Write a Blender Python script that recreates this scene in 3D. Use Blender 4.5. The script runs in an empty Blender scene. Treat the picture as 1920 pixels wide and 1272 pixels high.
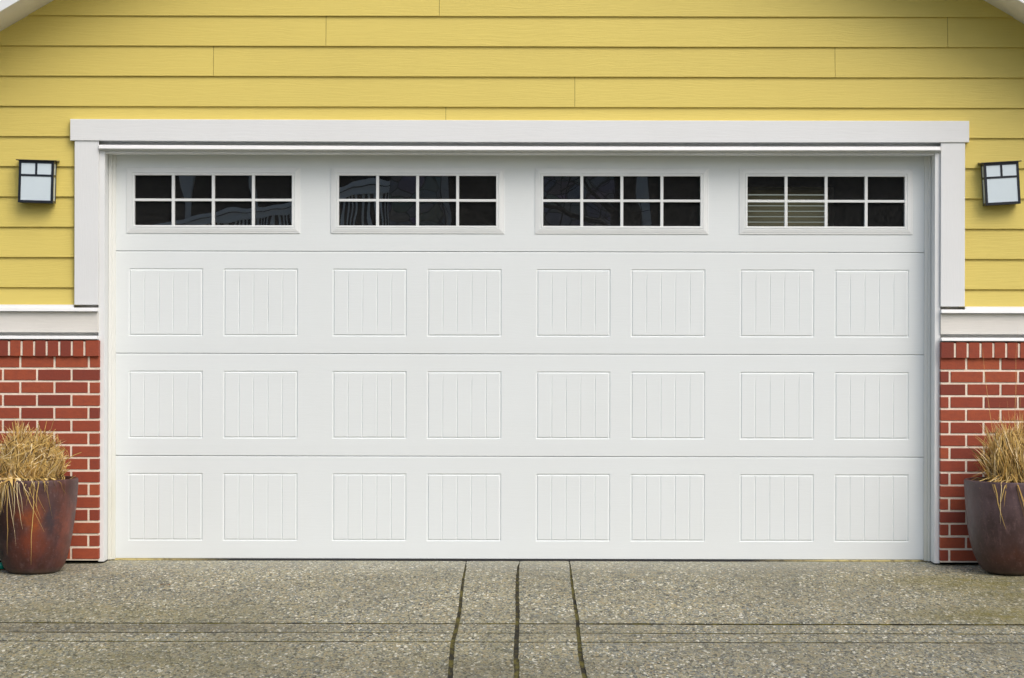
import bpy, bmesh, math, random
from mathutils import Vector, Matrix, noise
random.seed(7)
scene = bpy.context.scene
col = scene.collection
PI = math.pi

# ------------------------------------------------------------------ camera geometry
D = 14.0            # metres from the camera to the face of the garage door
F = 4410.0          # focal length in pixels of a 1920 wide picture
CZ = 1.435          # camera height above the sill of the door
VX, VY = 960.0, 600.0
ROLL = 0.0021
def unroll(px, py):
    return px + ROLL*(py-VY), py - ROLL*(px-VX)
def X(px, y, py=600):                     # world x of a measured column on the plane at depth y
    return (px-VX)*(D+y)/F
def Z(py, y):
    return CZ + (VY-py)*(D+y)/F
def gz(t):                                # driveway height t metres in front of the door
    if t < .7: return -.030*t
    if t < 9: return -.021 - .046*(t-.7)
    return -.021 - .046*8.3
def ground_pt(px, py):
    px, py = unroll(px, py)
    lo, hi = -.2, 9.0
    for _ in range(50):
        m = (lo+hi)/2
        if VY + (CZ-gz(m))*F/(D-m) < py: lo = m
        else: hi = m
    t = (lo+hi)/2
    return ((px-VX)*(D-t)/F, -t, gz(t))

# ------------------------------------------------------------------ object helpers
def srgb(r, g, b):
    f = lambda c: (c/255/12.92) if c/255 <= .04045 else ((c/255+.055)/1.055)**2.4
    return (f(r), f(g), f(b), 1)
def empty(name, loc=(0,0,0), label=None, cat=None, group=None):
    o = bpy.data.objects.new(name, None); col.objects.link(o); o.location = loc
    o.empty_display_size = .1
    if label: o['label'] = label
    if cat: o['category'] = cat
    if group: o['group'] = group
    return o
class MB:
    """collects geometry with a material index and a random number per face"""
    def __init__(s): s.v=[]; s.f=[]; s.m=[]; s.r=[]
    def add(s, vs, fs, m=0, r=None):
        b=len(s.v); s.v+= [tuple(v) for v in vs]
        for f in fs:
            s.f.append(tuple(b+i for i in f)); s.m.append(m); s.r.append(random.random() if r is None else r)
    def box(s, x0,x1,y0,y1,z0,z1, c=0, m=0, r=None, M=None):
        if r is None: r=random.random()
        bm=bmesh.new(); bmesh.ops.create_cube(bm,size=1)
        for v in bm.verts:
            v.co=Vector(((x0+x1)/2+v.co.x*(x1-x0),(y0+y1)/2+v.co.y*(y1-y0),(z0+z1)/2+v.co.z*(z1-z0)))
        if c>0:
            bmesh.ops.bevel(bm,geom=bm.edges[:],offset=c,segments=2 if c>.0025 else 1,affect='EDGES',profile=.6)
        bmesh.ops.recalc_face_normals(bm,faces=bm.faces[:])
        vs=[(M@v.co if M else v.co.copy()) for v in bm.verts]
        s.add(vs,[[v.index for v in f.verts] for f in bm.faces],m,r); bm.free()
    def prism(s, poly, a0, a1, axis='x', m=0, r=None):
        """extrude a closed polygon; axis x: poly is (y,z); axis y: poly is (x,z)"""
        n=len(poly); vs=[]
        for a in (a0,a1):
            for p,q in poly: vs.append((a,p,q) if axis=='x' else (p,a,q))
        fs=[[i,(i+1)%n,n+(i+1)%n,n+i] for i in range(n)]+[list(range(n))[::-1],[n+i for i in range(n)]]
        bm=bmesh.new(); bv=[bm.verts.new(v) for v in vs]
        for f in fs: bm.faces.new([bv[i] for i in f])
        bm.verts.index_update()
        bmesh.ops.recalc_face_normals(bm,faces=bm.faces[:])
        s.add([v.co.copy() for v in bm.verts],[[v.index for v in f.verts] for f in bm.faces],m,r if r is not None else random.random()); bm.free()
    def build(s, name, mats, parent=None, smooth=False, loc=None, kind=None, weld=False):
        me=bpy.data.meshes.new(name); me.from_pydata(s.v,[],s.f)
        if not isinstance(mats,(list,tuple)): mats=[mats]
        for m in mats: me.materials.append(m)
        me.polygons.foreach_set('material_index',s.m)
        a=me.attributes.new('rnd','FLOAT','FACE'); a.data.foreach_set('value',s.r)
        if smooth: me.polygons.foreach_set('use_smooth',[True]*len(s.f))
        me.update()
        if weld:
            bm=bmesh.new(); bm.from_mesh(me); bmesh.ops.remove_doubles(bm,verts=bm.verts,dist=1e-5); bm.to_mesh(me); bm.free()
        o=bpy.data.objects.new(name,me); col.objects.link(o)
        if parent is not None:
            o.parent=parent
            if loc is None: o.location = -Vector(parent.location) if not parent.rotation_euler.y and s.world else Vector((0,0,0))
        if loc is not None: o.location=loc
        if kind: o['kind']=kind
        return o
    world=False

# ------------------------------------------------------------------ materials
def mat(name):
    m=bpy.data.materials.new(name); m.use_nodes=True
    nt=m.node_tree; b=nt.nodes['Principled BSDF']
    return m, nt, b
class N:
    def __init__(s, nt): s.nt=nt
    def n(s, t, **k):
        x=s.nt.nodes.new(t)
        for a,v in k.items():
            if a.startswith('in_'): x.inputs[int(a[3:])].default_value=v
            else: setattr(x,a,v)
        return x
    def l(s,a,b): s.nt.links.new(a,b)
    def co(s, scale=(1,1,1), rot=(0,0,0), off=None):
        tc=s.n('ShaderNodeTexCoord'); mp=s.n('ShaderNodeMapping'); s.l(tc.outputs['Object'],mp.inputs[0])
        mp.inputs['Scale'].default_value=scale; mp.inputs['Rotation'].default_value=rot
        if off is not None: s.l(off, mp.inputs['Location'])
        return mp.outputs[0]
    def noise(s, vec, scale, detail=4, rough=.55, dist=0):
        x=s.n('ShaderNodeTexNoise'); s.l(vec,x.inputs['Vector'])
        x.inputs['Scale'].default_value=scale; x.inputs['Detail'].default_value=detail
        x.inputs['Roughness'].default_value=rough; x.inputs['Distortion'].default_value=dist
        return x.outputs['Fac']
    def ramp(s, fac, stops, interp='LINEAR'):
        x=s.n('ShaderNodeValToRGB'); x.color_ramp.interpolation=interp
        e=x.color_ramp.elements
        while len(e)<len(stops): e.new(.5)
        for i,(p,c) in enumerate(stops): e[i].position=p; e[i].color=c if len(c)==4 else (*c,1)
        s.l(fac,x.inputs[0]); return x.outputs[0]
    def mix(s, fac, a, b, mode='MIX'):
        x=s.n('ShaderNodeMix',data_type='RGBA',blend_type=mode)
        for v,i in ((fac,0),(a,6),(b,7)):
            if hasattr(v,'links'): s.l(v,x.inputs[i])
            else: x.inputs[i].default_value=v
        return x.outputs[2]
    def math(s, op, a, b=0.0, clamp=False):
        x=s.n('ShaderNodeMath',operation=op,use_clamp=clamp)
        for v,i in ((a,0),(b,1)):
            if hasattr(v,'links'): s.l(v,x.inputs[i])
            else: x.inputs[i].default_value=v
        return x.outputs[0]
    def bump(s, h, strength, dist, b, prev=None):
        x=s.n('ShaderNodeBump'); x.inputs['Strength'].default_value=strength; x.inputs['Distance'].default_value=dist
        s.l(h,x.inputs['Height'])
        if prev is not None: s.l(prev,x.inputs['Normal'])
        if b is not None: s.l(x.outputs[0],b.inputs['Normal'])
        return x.outputs[0]
    def attr(s, name='rnd'):
        return s.n('ShaderNodeAttribute',attribute_name=name).outputs['Fac']

def paint(name, base, vertical=False, grain=.5, rough=.5, dirt=.05, dirtcol=(.42,.40,.33,1), spread=.0, fine=True):
    """painted board with an embossed wood grain along its length"""
    m,nt,b=mat(name); g=N(nt)
    r=g.attr()
    cmb=g.n('ShaderNodeCombineXYZ')
    for i,k in enumerate((17.3,5.1,31.7)): g.l(g.math('MULTIPLY',r,k),cmb.inputs[i])
    sc=(80,20,3.2) if vertical else (3.2,20,80)
    v=g.co(sc,off=cmb.outputs[0])
    wob=g.noise(g.co((1.1,1,1.1),off=cmb.outputs[0]),2.2,2)
    add=g.n('ShaderNodeVectorMath',operation='ADD'); g.l(v,add.inputs[0])
    c2=g.n('ShaderNodeCombineXYZ'); g.l(g.math('MULTIPLY',wob,5.0),c2.inputs[0 if vertical else 2]); g.l(c2.outputs[0],add.inputs[1])
    n1=g.noise(add.outputs[0],1.6,3,.6)
    sharp=g.ramp(n1,[(.42,(0,0,0)),(.56,(1,1,1))])
    nb=g.bump(sharp,grain*.22,.004,b if not fine else None)
    if fine:
        n2=g.noise(g.co((1,1,1)),160,2,.5)
        g.bump(n2,.10,.003,b,nb)
    big=g.noise(g.co((1.3,1,1.3)),1.1,5,.62)
    dm=g.math('MULTIPLY',g.ramp(big,[(.42,(0,0,0)),(.72,(1,1,1))]),dirt)
    gm=g.math('MULTIPLY',sharp,.035*grain)
    c=g.mix(dm,base,dirtcol)
    c=g.mix(gm,c,(base[0]*.6,base[1]*.55,base[2]*.5,1))
    if spread:
        hv=g.n('ShaderNodeHueSaturation'); g.l(c,hv.inputs['Color'])
        g.l(g.math('ADD',g.math('MULTIPLY',r,spread),1-spread/2),hv.inputs['Value']); c=hv.outputs[0]
    g.l(c,b.inputs['Base Color']); b.inputs['Roughness'].default_value=rough
    b.inputs['Specular IOR Level'].default_value=.35
    return m

YEL=(.715,.580,.148,1)
M_siding=paint('yellow_siding_paint',YEL,grain=.75,rough=.55,dirt=.10,dirtcol=(.50,.38,.10,1),spread=.035)
WH=(.785,.805,.812,1)
M_trim=paint('white_trim_paint',WH,grain=.45,rough=.5,dirt=.12,dirtcol=(.60,.58,.52,1))
M_trimv=paint('white_trim_paint_upright',WH,vertical=True,grain=.4,rough=.5,dirt=.12,dirtcol=(.58,.57,.52,1))
M_band=paint('aged_white_band_paint',(.76,.74,.69,1),grain=.6,rough=.6,dirt=.25,dirtcol=(.55,.53,.47,1))
M_door=paint('white_door_enamel',(.768,.812,.818,1),grain=.25,rough=.42,dirt=.10,dirtcol=(.64,.65,.61,1))
M_soffit=paint('soffit_paint',(.80,.77,.72,1),grain=.4,rough=.7,dirt=.2)
def plain(name,c,rough=.5,metal=0,nscale=20,var=.15,bump=.1,spec=.5):
    m,nt,b=mat(name); g=N(nt)
    n1=g.noise(g.co(),nscale,5,.6)
    k=g.ramp(n1,[(.3,tuple(x*(1-var) for x in c[:3])),(.7,tuple(min(1,x*(1+var)) for x in c[:3]))])
    g.l(k,b.inputs['Base Color']); b.inputs['Roughness'].default_value=rough; b.inputs['Metallic'].default_value=metal
    b.inputs['Specular IOR Level'].default_value=spec
    g.bump(n1,bump,.003,b); return m
M_flash=plain('white_coated_metal',(.82,.83,.83),.4,nscale=3,var=.04,bump=.03)
M_vinyl=plain('white_vinyl_window',(.775,.803,.80),.38,nscale=5,var=.03,bump=.02)
M_roof=plain('dark_shingle',(.07,.07,.07),.9,nscale=40,var=.4,bump=.4)
M_dark=plain('dark_interior',(.035,.034,.032),.9,nscale=4,var=.3)
M_found=plain('black_foundation',(.012,.012,.014),.9,nscale=12,var=.3)
M_metal=plain('black_lamp_metal',(.009,.013,.022),.38,nscale=30,var=.2,bump=.04)
M_capm=plain('lamp_cap_metal',(.03,.028,.03),.30,nscale=30,var=.2,bump=.04)
M_frost=plain('frosted_lamp_glass',(.645,.74,.79),.28,nscale=6,var=.02,bump=.0)
M_black=plain('black_rubber',(.014,.014,.015),.7,nscale=30,var=.3)
M_hose=plain('green_hose',(.0,.30,.20),.35,nscale=20,var=.1,bump=.02)
M_case=plain('olive_window_casing',(.30,.28,.20),.6,nscale=8,var=.1,bump=0)
def m_blind():
    m,nt,b=mat('translucent_blind_slat'); g=N(nt)
    b.inputs['Base Color'].default_value=(.62,.58,.46,1); b.inputs['Roughness'].default_value=.4
    tl=g.n('ShaderNodeBsdfTranslucent'); tl.inputs[0].default_value=(.96,.81,.56,1)
    mx=g.n('ShaderNodeMixShader'); mx.inputs[0].default_value=.97
    g.l(b.outputs[0],mx.inputs[1]); g.l(tl.outputs[0],mx.inputs[2]); g.l(mx.outputs[0],nt.nodes['Material Output'].inputs[0]); return m
M_blind=m_blind()

# vinyl stop that has yellowed towards the ground
def m_stop():
    m,nt,b=mat('weather_stop_vinyl'); g=N(nt)
    tc=g.n('ShaderNodeTexCoord'); sp=g.n('ShaderNodeSeparateXYZ'); g.l(tc.outputs['Object'],sp.inputs[0])
    low=g.n('ShaderNodeMapRange'); g.l(sp.outputs[2],low.inputs[0])
    low.inputs[1].default_value=0; low.inputs[2].default_value=.9; low.inputs[3].default_value=.8; low.inputs[4].default_value=.06
    nn=g.noise(g.co((1,1,.6)),7,4)
    f=g.math('MULTIPLY',g.math('MULTIPLY',low.outputs[0],nn),1.2,True)
    g.l(g.mix(f,(.77,.785,.76,1),(.60,.585,.44,1)),b.inputs['Base Color']); b.inputs['Roughness'].default_value=.5
    return m
M_stop=m_stop()

# bricks
def m_brick():
    m,nt,b=mat('red_brick'); g=N(nt)
    r=g.attr()
    c=g.ramp(r,[(0,(.215,.037,.019)),(.12,(.25,.043,.020)),(.28,(.315,.056,.023)),(.5,(.36,.072,.027)),(.75,(.295,.050,.022)),(1,(.40,.086,.030))])
    n1=g.noise(g.co((1,1,1.6)),26,5,.6)
    c=g.mix(g.ramp(n1,[(.40,(0,0,0)),(.75,(.5,.5,.5))]),c,(.19,.040,.024,1))
    n2=g.noise(g.co(),9,6,.7)
    c=g.mix(g.math('MULTIPLY',g.ramp(n2,[(.64,(0,0,0)),(.80,(1,1,1))]),.20),c,(.42,.26,.20,1))
    g.l(c,b.inputs['Base Color']); b.inputs['Roughness'].default_value=.72
    h=g.noise(g.co(),90,5,.6); g.bump(h,.35,.004,b); return m
def m_mortar():
    m,nt,b=mat('pale_mortar'); g=N(nt)
    n1=g.noise(g.co(),30,5,.65)
    c=g.ramp(n1,[(.3,(.76,.65,.53)),(.6,(.90,.80,.66))])
    g.l(c,b.inputs['Base Color']); b.inputs['Roughness'].default_value=.95
    g.bump(g.noise(g.co(),140,4,.7),.5,.004,b); return m
M_brick=m_brick(); M_mortar=m_mortar()

# exposed aggregate concrete
def m_concrete(name, moss=True):
    m,nt,b=mat(name); g=N(nt)
    def cells(scale, vec):
        v=g.n('ShaderNodeTexVoronoi'); g.l(vec,v.inputs['Vector']); v.inputs['Scale'].default_value=scale
        sp=g.n('ShaderNodeSeparateColor'); g.l(v.outputs['Color'],sp.inputs[0]); return sp, v.outputs['Distance']
    vec=g.co()
    stops=[(0,srgb(48,50,48)),(.09,srgb(86,88,82)),(.25,srgb(138,134,104)),(.37,srgb(112,118,114)),(.48,srgb(156,150,124)),
           (.60,srgb(162,150,112)),(.70,srgb(134,138,128)),(.78,srgb(172,168,146)),(.87,srgb(152,136,100)),(.945,srgb(222,218,200))]
    ve=g.co((1,.42,1)); s1,d1=cells(125,ve); s2,d2=cells(80,ve)
    c1=g.ramp(s1.outputs[0],stops,'CONSTANT'); c2=g.ramp(s2.outputs[0],stops,'CONSTANT')
    pick=g.math('GREATER_THAN',s2.outputs[1],.60)
    c=g.mix(pick,c1,c2)
    # cement paste between stones
    c=g.mix(g.math('MULTIPLY',g.ramp(d1,[(.25,(0,0,0)),(.6,(1,1,1))]),.35),c,srgb(112,108,92))
    big=g.noise(vec,.9,5,.6)
    c=g.mix(g.ramp(big,[(.38,(0,0,0)),(.64,(.48,.48,.48))]),c,srgb(88,86,72),'MIX')
    mid=g.noise(vec,5,5,.65)
    c=g.mix(g.ramp(mid,[(.45,(0,0,0)),(.75,(.22,.22,.22))]),c,srgb(156,146,110))
    if moss:
        tc=g.n('ShaderNodeTexCoord'); sp=g.n('ShaderNodeSeparateXYZ'); g.l(tc.outputs['Object'],sp.inputs[0])
        def blob(cx,cy,rx,ry):
            dx=g.math('DIVIDE',g.math('SUBTRACT',sp.outputs[0],cx),rx); dy=g.math('DIVIDE',g.math('SUBTRACT',sp.outputs[1],cy),ry)
            q=g.math('ADD',g.math('MULTIPLY',dx,dx),g.math('MULTIPLY',dy,dy))
            e=g.math('POWER',2.718,g.math('MULTIPLY',q,-1.0)); return e
        e=g.math('ADD',blob(2.62,-1.95,.50,.26),g.math('MULTIPLY',blob(2.75,-1.1,.45,.5),.75))
        e=g.math('ADD',e,g.math('MULTIPLY',blob(-2.0,-1.9,.8,.35),.45))
        e=g.math('ADD',e,g.math('MULTIPLY',blob(-1.9,-3.2,1.1,.6),.45))
        e=g.math('ADD',e,g.math('MULTIPLY',blob(-.1,-3.3,.5,1.2),.25))
        e=g.math('ADD',e,g.math('MULTIPLY',blob(2.4,-.75,.5,.22),.5))
        e=g.math('MULTIPLY',e,g.ramp(g.noise(vec,8,5,.7),[(.3,(.15,.15,.15)),(.62,(1,1,1))]),True)
        c=g.mix(g.math('MULTIPLY',e,.85),c,srgb(100,92,22))
        # damp, darker strip between the tooled joints on the far left
        k=g.math('MULTIPLY',g.math('ADD',blob(-2.0,-2.36,1.4,.16),g.math('MULTIPLY',blob(.2,-3.4,2.2,.35),.5)),g.ramp(g.noise(vec,6,4,.7),[(.3,(.2,.2,.2)),(.6,(1,1,1))]))
        c=g.mix(g.math('MULTIPLY',k,.55),c,srgb(60,54,42))
        # paler dusty strip along the door
        k=blob(0,-.05,4.0,.38)
        c=g.mix(g.math('MULTIPLY',k,.35),c,srgb(158,158,146))
    hv=g.n('ShaderNodeHueSaturation'); hv.inputs['Value'].default_value=1.36; hv.inputs['Saturation'].default_value=.94; g.l(c,hv.inputs['Color']); c=hv.outputs[0]
    g.l(c,b.inputs['Base Color']); b.inputs['Roughness'].default_value=.85
    b.inputs['Specular IOR Level'].default_value=.25
    hb=g.bump(d1,.5,.006,None)
    g.bump(mid,.2,.01,b,hb)
    return m
M_conc=m_concrete('exposed_aggregate')
def m_moss():
    m,nt,b=mat('joint_moss'); g=N(nt)
    n1=g.noise(g.co((1,.35,1)),14,5,.7)
    c=g.ramp(n1,[(.38,(.010,.009,.005)),(.48,(.035,.028,.008)),(.56,(.11,.095,.014)),(.75,(.19,.16,.03))])
    g.l(c,b.inputs['Base Color']); b.inputs['Roughness'].default_value=.95
    g.bump(g.noise(g.co(),60,4,.7),.8,.01,b); return m
M_moss=m_moss()
def m_seal():
    m,nt,b=mat('door_seal_rubber'); g=N(nt)
    tc=g.n('ShaderNodeTexCoord'); sp=g.n('ShaderNodeSeparateXYZ'); g.l(tc.outputs['Object'],sp.inputs[0])
    ax=g.math('ABSOLUTE',g.math('ADD',sp.outputs[0],.12))
    mr=g.n('ShaderNodeMapRange'); g.l(ax,mr.inputs[0]); mr.inputs[1].default_value=1.55; mr.inputs[2].default_value=2.05
    nn=g.ramp(g.noise(g.co(),12,4,.7),[(.30,(0,0,0)),(.5,(1,1,1))])
    g.l(g.mix(g.math('MULTIPLY',mr.outputs[0],nn),(.012,.012,.014,1),(.50,.42,.18,1)),b.inputs['Base Color'])
    b.inputs['Roughness'].default_value=.75; return m
M_seal=m_seal()

def m_pot(name, base, warm, blotches):
    m,nt,b=mat(name); g=N(nt)
    v=g.co((1,1,1.0))
    n1=g.noise(v,3.2,5,.6,.6)
    c=g.ramp(n1,[(.30,tuple(x*.55 for x in base)),(.48,base),(.68,tuple(min(1,x*1.5) for x in base))])
    n3=g.noise(g.co((1,1,.7)),5.5,5,.65)
    c=g.mix(g.ramp(n3,[(.50,(0,0,0)),(.70,(.8,.8,.8))]),c,(.085,.045,.052,1))
    st=g.noise(g.co((1,1,.22)),16,4,.7)
    c=g.mix(g.ramp(st,[(.50,(0,0,0)),(.66,(.55,.55,.55))]),c,tuple(x*.42 for x in base[:3])+(1,))
    st2=g.noise(g.co((1,1,.5),off=None),24,6,.75)
    c=g.mix(g.ramp(st2,[(.52,(0,0,0)),(.66,(.6,.6,.6))]),c,(.15,.085,.08,1))
    tc=g.n('ShaderNodeTexCoord'); sp=g.n('ShaderNodeSeparateXYZ'); g.l(tc.outputs['Object'],sp.inputs[0])
    nn=g.noise(v,7,5,.65)
    wx=g.math('MULTIPLY',g.math('SUBTRACT',g.noise(v,9,5,.7),.5),.16); wz=g.math('MULTIPLY',g.math('SUBTRACT',g.noise(g.co((1.3,1,1.1)),8,5,.7),.5),.20)
    px_=g.math('ADD',sp.outputs[0],wx); pz_=g.math('ADD',sp.outputs[2],wz)
    for (cx,cz,rx,rz,amt,colr) in blotches:
        dx=g.math('DIVIDE',g.math('SUBTRACT',px_,cx),rx); dz=g.math('DIVIDE',g.math('SUBTRACT',pz_,cz),rz)
        q=g.math('ADD',g.math('MULTIPLY',dx,dx),g.math('MULTIPLY',dz,dz))
        e=g.math('POWER',2.718,g.math('MULTIPLY',q,-1.0))
        front=g.math('LESS_THAN',sp.outputs[1],0.02)
        e=g.math('MULTIPLY',g.math('MULTIPLY',e,front),g.ramp(nn,[(.32,(.25,.25,.25)),(.6,(1,1,1))]))
        c=g.mix(g.math('MULTIPLY',e,amt,True),c,(*colr,1))
    # mineral bloom on the bottom edge and fine glaze speckle
    bl=g.n('ShaderNodeMapRange'); g.l(sp.outputs[2],bl.inputs[0]); bl.inputs[1].default_value=.035; bl.inputs[2].default_value=.0
    c=g.mix(g.math('MULTIPLY',g.math('MULTIPLY',bl.outputs[0],g.noise(v,14,5,.7)),.6),c,(.22,.20,.15,1))
    sp2=g.noise(g.co((1,1,1)),60,3,.7)
    c=g.mix(g.ramp(sp2,[(.58,(0,0,0)),(.72,(.35,.35,.35))]),c,(.20,.13,.12,1))
    g.l(c,b.inputs['Base Color'])
    g.l(g.ramp(st2,[(.35,(.36,.36,.36)),(.65,(.62,.62,.62))]),b.inputs['Roughness'])
    hb=g.bump(g.noise(g.co((1,1,4)),14,4,.6),.18,.006,None); g.bump(sp2,.12,.003,b,hb)
    return m
M_potL=m_pot('rust_glazed_clay',(.066,.024,.019),None,[(.045,.30,.042,.10,1.0,(.36,.085,.014)),(.0,.33,.08,.05,.9,(.30,.07,.018)),(.03,.19,.10,.06,.8,(.20,.04,.018)),
      (-.03,.14,.13,.07,.6,(.15,.032,.016)),(.135,.33,.038,.13,1.3,(.040,.028,.036)),(.200,.25,.035,.22,.9,(.25,.070,.045)),(.05,.42,.13,.06,.5,(.17,.075,.065)),
      (-.16,.22,.09,.24,1.1,(.016,.010,.011))])  # last entry paints the pot's shaded left flank near black
M_potR=m_pot('plum_glazed_clay',(.058,.031,.031),None,[(-.02,.10,.12,.07,.6,(.13,.035,.02)),(-.22,.34,.05,.18,.5,(.13,.09,.095)),(-.05,.42,.22,.09,.8,(.125,.080,.090)),(.0,.05,.3,.10,.6,(.045,.018,.012))])
M_soil=plain('dark_potting_soil',(.03,.022,.015),.95,nscale=50,var=.6,bump=.8)
def m_straw(name, tint=1.0):
    m,nt,b=mat(name); g=N(nt)
    r=g.attr()
    c=g.ramp(r,[(0,(.10,.055,.018)),(.15,(.25,.145,.042)),(.4,(.54,.355,.105)),(.62,(.72,.51,.175)),(.8,(.62,.36,.08)),(1,(.88,.72,.42))])
    g.l(c,b.inputs['Base Color']); b.inputs['Roughness'].default_value=.6
    b.inputs['Specular IOR Level'].default_value=.3
    return m
M_straw=m_straw('dry_straw')
def m_glass():
    m,nt,b=mat('window_glass'); g=N(nt)
    nt.nodes.remove(b)
    tr=g.n('ShaderNodeBsdfTransparent'); tr.inputs[0].default_value=(.80,.82,.80,1)
    gl=g.n('ShaderNodeBsdfGlossy'); gl.inputs['Roughness'].default_value=.0
    fr=g.n('ShaderNodeFresnel'); fr.inputs[0].default_value=2.9
    bp=g.n('ShaderNodeBump'); bp.inputs['Strength'].default_value=.022; bp.inputs['Distance'].default_value=.02
    g.l(g.noise(g.co((1,1,.6)),5,1,.4),bp.inputs['Height']); g.l(bp.outputs[0],gl.inputs['Normal'])
    mx=g.n('ShaderNodeMixShader'); g.l(fr.outputs[0],mx.inputs[0]); g.l(tr.outputs[0],mx.inputs[1]); g.l(gl.outputs[0],mx.inputs[2])
    # thin film of dust
    df=g.n('ShaderNodeBsdfDiffuse'); df.inputs[0].default_value=(.5,.5,.48,1)
    m2=g.n('ShaderNodeMixShader'); g.l(mx.outputs[0],m2.inputs[1]); g.l(df.outputs[0],m2.inputs[2])
    dn=g.noise(g.co(),60,5,.8); g.l(g.ramp(dn,[(.38,(.010,.010,.010)),(.75,(.06,.06,.06))]),m2.inputs[0])
    g.l(m2.outputs[0],nt.nodes['Material Output'].inputs[0]); return m
M_glass=m_glass()

# ================================================================== THE HOUSE
YS=-.150        # siding face
house=empty('house',(0,0,0),'yellow clapboard garage front with white trim, brick piers and a wide white garage door','house')
HW=4.15         # half width of the gable wall
AX,AZ=X(974.7,YS),Z(-509.8,YS); SL=.585
def rake_z(x): return AZ-SL*abs(x-AX)

# siding, lap boards with butt joints
s=MB()
joints={0:[822.5],1:[610,1776],2:[399,1565],3:[1077],4:[835],5:[-90],6:[2020],7:[-60],8:[2050],9:[-120],10:[2100]}
pitch=56.7*(D+YS)/F
zb0=Z(30.6,YS)
zt_end=AZ+.02
TL,TR=X(150,YS),X(1798,YS)
def board(x0,x1,zb,zt,r):
    # clip to the gable
    def lim(z): return (AZ-z)/SL+.01
    g=.0011
    a0=max(x0,AX-lim(zb)); a1=min(x1,AX+lim(zb)); b0=max(x0,AX-lim(zt)); b1=min(x1,AX+lim(zt))
    if a1-a0<.02: return
    if b1-b0<.02: b0=b1=(a0+a1)/2
    a0+=g;b0+=g;a1-=g;b1-=g
    yb,yt=YS,YS+.0145
    n=max(2,int((a1-a0)/.25))
    vs=[];fs=[]
    for i in range(n+1):
        u=i/n; xa=a0+(a1-a0)*u; xb=b0+(b1-b0)*u
        w=.0012*noise.noise(Vector((xa*1.7,zb*3,r*9))); wz=.0012*noise.noise(Vector((xa*1.1,zb*5,3+r*7)))
        vs+=[(xa,yb+.018,zb+wz),(xa,yb+w,zb+wz),(xa,yb+w-.0004,zb+wz+.0025),(xb,yt,zt+.004)]
    for i in range(n):
        for k in range(3):
            p=i*4+k; fs.append([p,p+4,p+5,p+1])
    fs.append([0,1,2,3]); e=n*4; fs.append([e+3,e+2,e+1,e])
    s.add(vs,fs,0,r)
k=-12
while True:
    zb=zb0-k*pitch
    zt=zb+pitch
    if zb<Z(574,YS)-pitch: break
    if zb<AZ:
        js=[X(j+ROLL*0,YS) for j in joints.get(k,[ (k*433)%1166 , (k*433)%1166+1166])]
        if zb>Z(262,YS): spans=[(-HW,HW)]
        else: spans=[(-HW,TL),(TR,HW)]
        zbb=max(zb,Z(574.6,YS))
        if zt>zbb:
            for (a,b_) in spans:
                cuts=[a]+sorted(j for j in js if a+.05<j<b_-.05)+[b_]
                for i in range(len(cuts)-1): board(cuts[i],cuts[i+1],zbb,zt,random.random())
    k+=1
s.prism([(-HW,Z(574,YS)),(TL,Z(574,YS)),(TL,Z(262,YS)),(TR,Z(262,YS)),(TR,Z(574,YS)),(HW,Z(574,YS)),(HW,rake_z(HW)),(AX,AZ),(-HW,rake_z(-HW))],YS+.0185,-.06,'y',1,.5)
s.build('siding_wall',[M_siding,M_found],house)

# header, side boards
YH=-.186; YT=-.176
s=MB()
def sagbar(s,px0,px1,pyt,pyb,y0,y1,sag_t,sag_b,r=.3,m=0,c=.002):
    n=24; x0,x1=X(px0,y0),X(px1,y0); vs=[];fs=[]
    for i in range(n+1):
        u=i/n; q=4*u*(1-u); xx=x0+(x1-x0)*u
        zt=Z(pyt+sag_t*q,y0); zb=Z(pyb+sag_b*q,y0)
        w=.0008*noise.noise(Vector((xx*1.3,pyt,0)))
        vs+=[(xx,y0+w+c,zt),(xx,y0+w,zt-c),(xx,y0+w,zb+c),(xx,y0+w+c,zb),(xx,y1,zb),(xx,y1,zt)]
    for i in range(n):
        for k in range(6):
            p=i*6; q_=(k+1)%6
            fs.append([p+k,p+q_,p+6+q_,p+6+k])
    fs.append([5,4,3,2,1,0]); e=n*6; fs.append([e+j for j in range(6)])
    s.add(vs,fs,m,r)
sagbar(s,131,1816.5,225.2,265.4,YH,-.08,.6,1.4)
s.build('header_board',M_trim,house)
for (a,b_) in ((139,184.2),(1763.5,1809)):
    s=MB(); s.box(X(a,YT),X(b_,YT),YT,-.16,Z(573.6,YT),Z(265.2,YT),.0025,0,.7)
    s.build('side_board',M_trimv,house)
# recessed head behind the drip flashing, then flashing, then head jamb
s=MB(); s.box(X(184.4,-.1),X(1763.3,-.1),-.110,-.006,Z(283,-.11),Z(262,-.11),0,0,.4)
s.box(X(184.6,-.155),X(1763.1,-.155),-.156,-.005,Z(285.4,-.155),Z(276,-.155),.002,0,.45)
s.box(X(196,-.155),X(1752,-.155),-.150,-.02,Z(289.0,-.15),Z(285.6,-.155),.002,0,.47)
s.build('head_jamb',M_trim,house)
s=MB(); n=24
x0,x1=X(184.8,-.19),X(1762.8,-.19); vs=[];fs=[]
for i in range(n+1):
    u=i/n; q=4*u*(1-u)*1.3; xx=x0+(x1-x0)*u; yy=-.196
    pr=[(-.111,Z(272.6+q,-.11)),(yy+.010,Z(273.4+q,yy)),(yy+.0045,Z(274.4+q,yy)),(yy,Z(280.0+q,yy)),(yy+.006,Z(281.6+q,yy)),(-.158,Z(281.4+q,-.158)),(-.111,Z(279+q,-.11))]
    vs+=[(xx,a,b_) for a,b_ in pr]
for i in range(n):
    for k in range(7):
        p=i*7; q_=(k+1)%7; fs.append([p+k,p+q_,p+7+q_,p+7+k])
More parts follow.
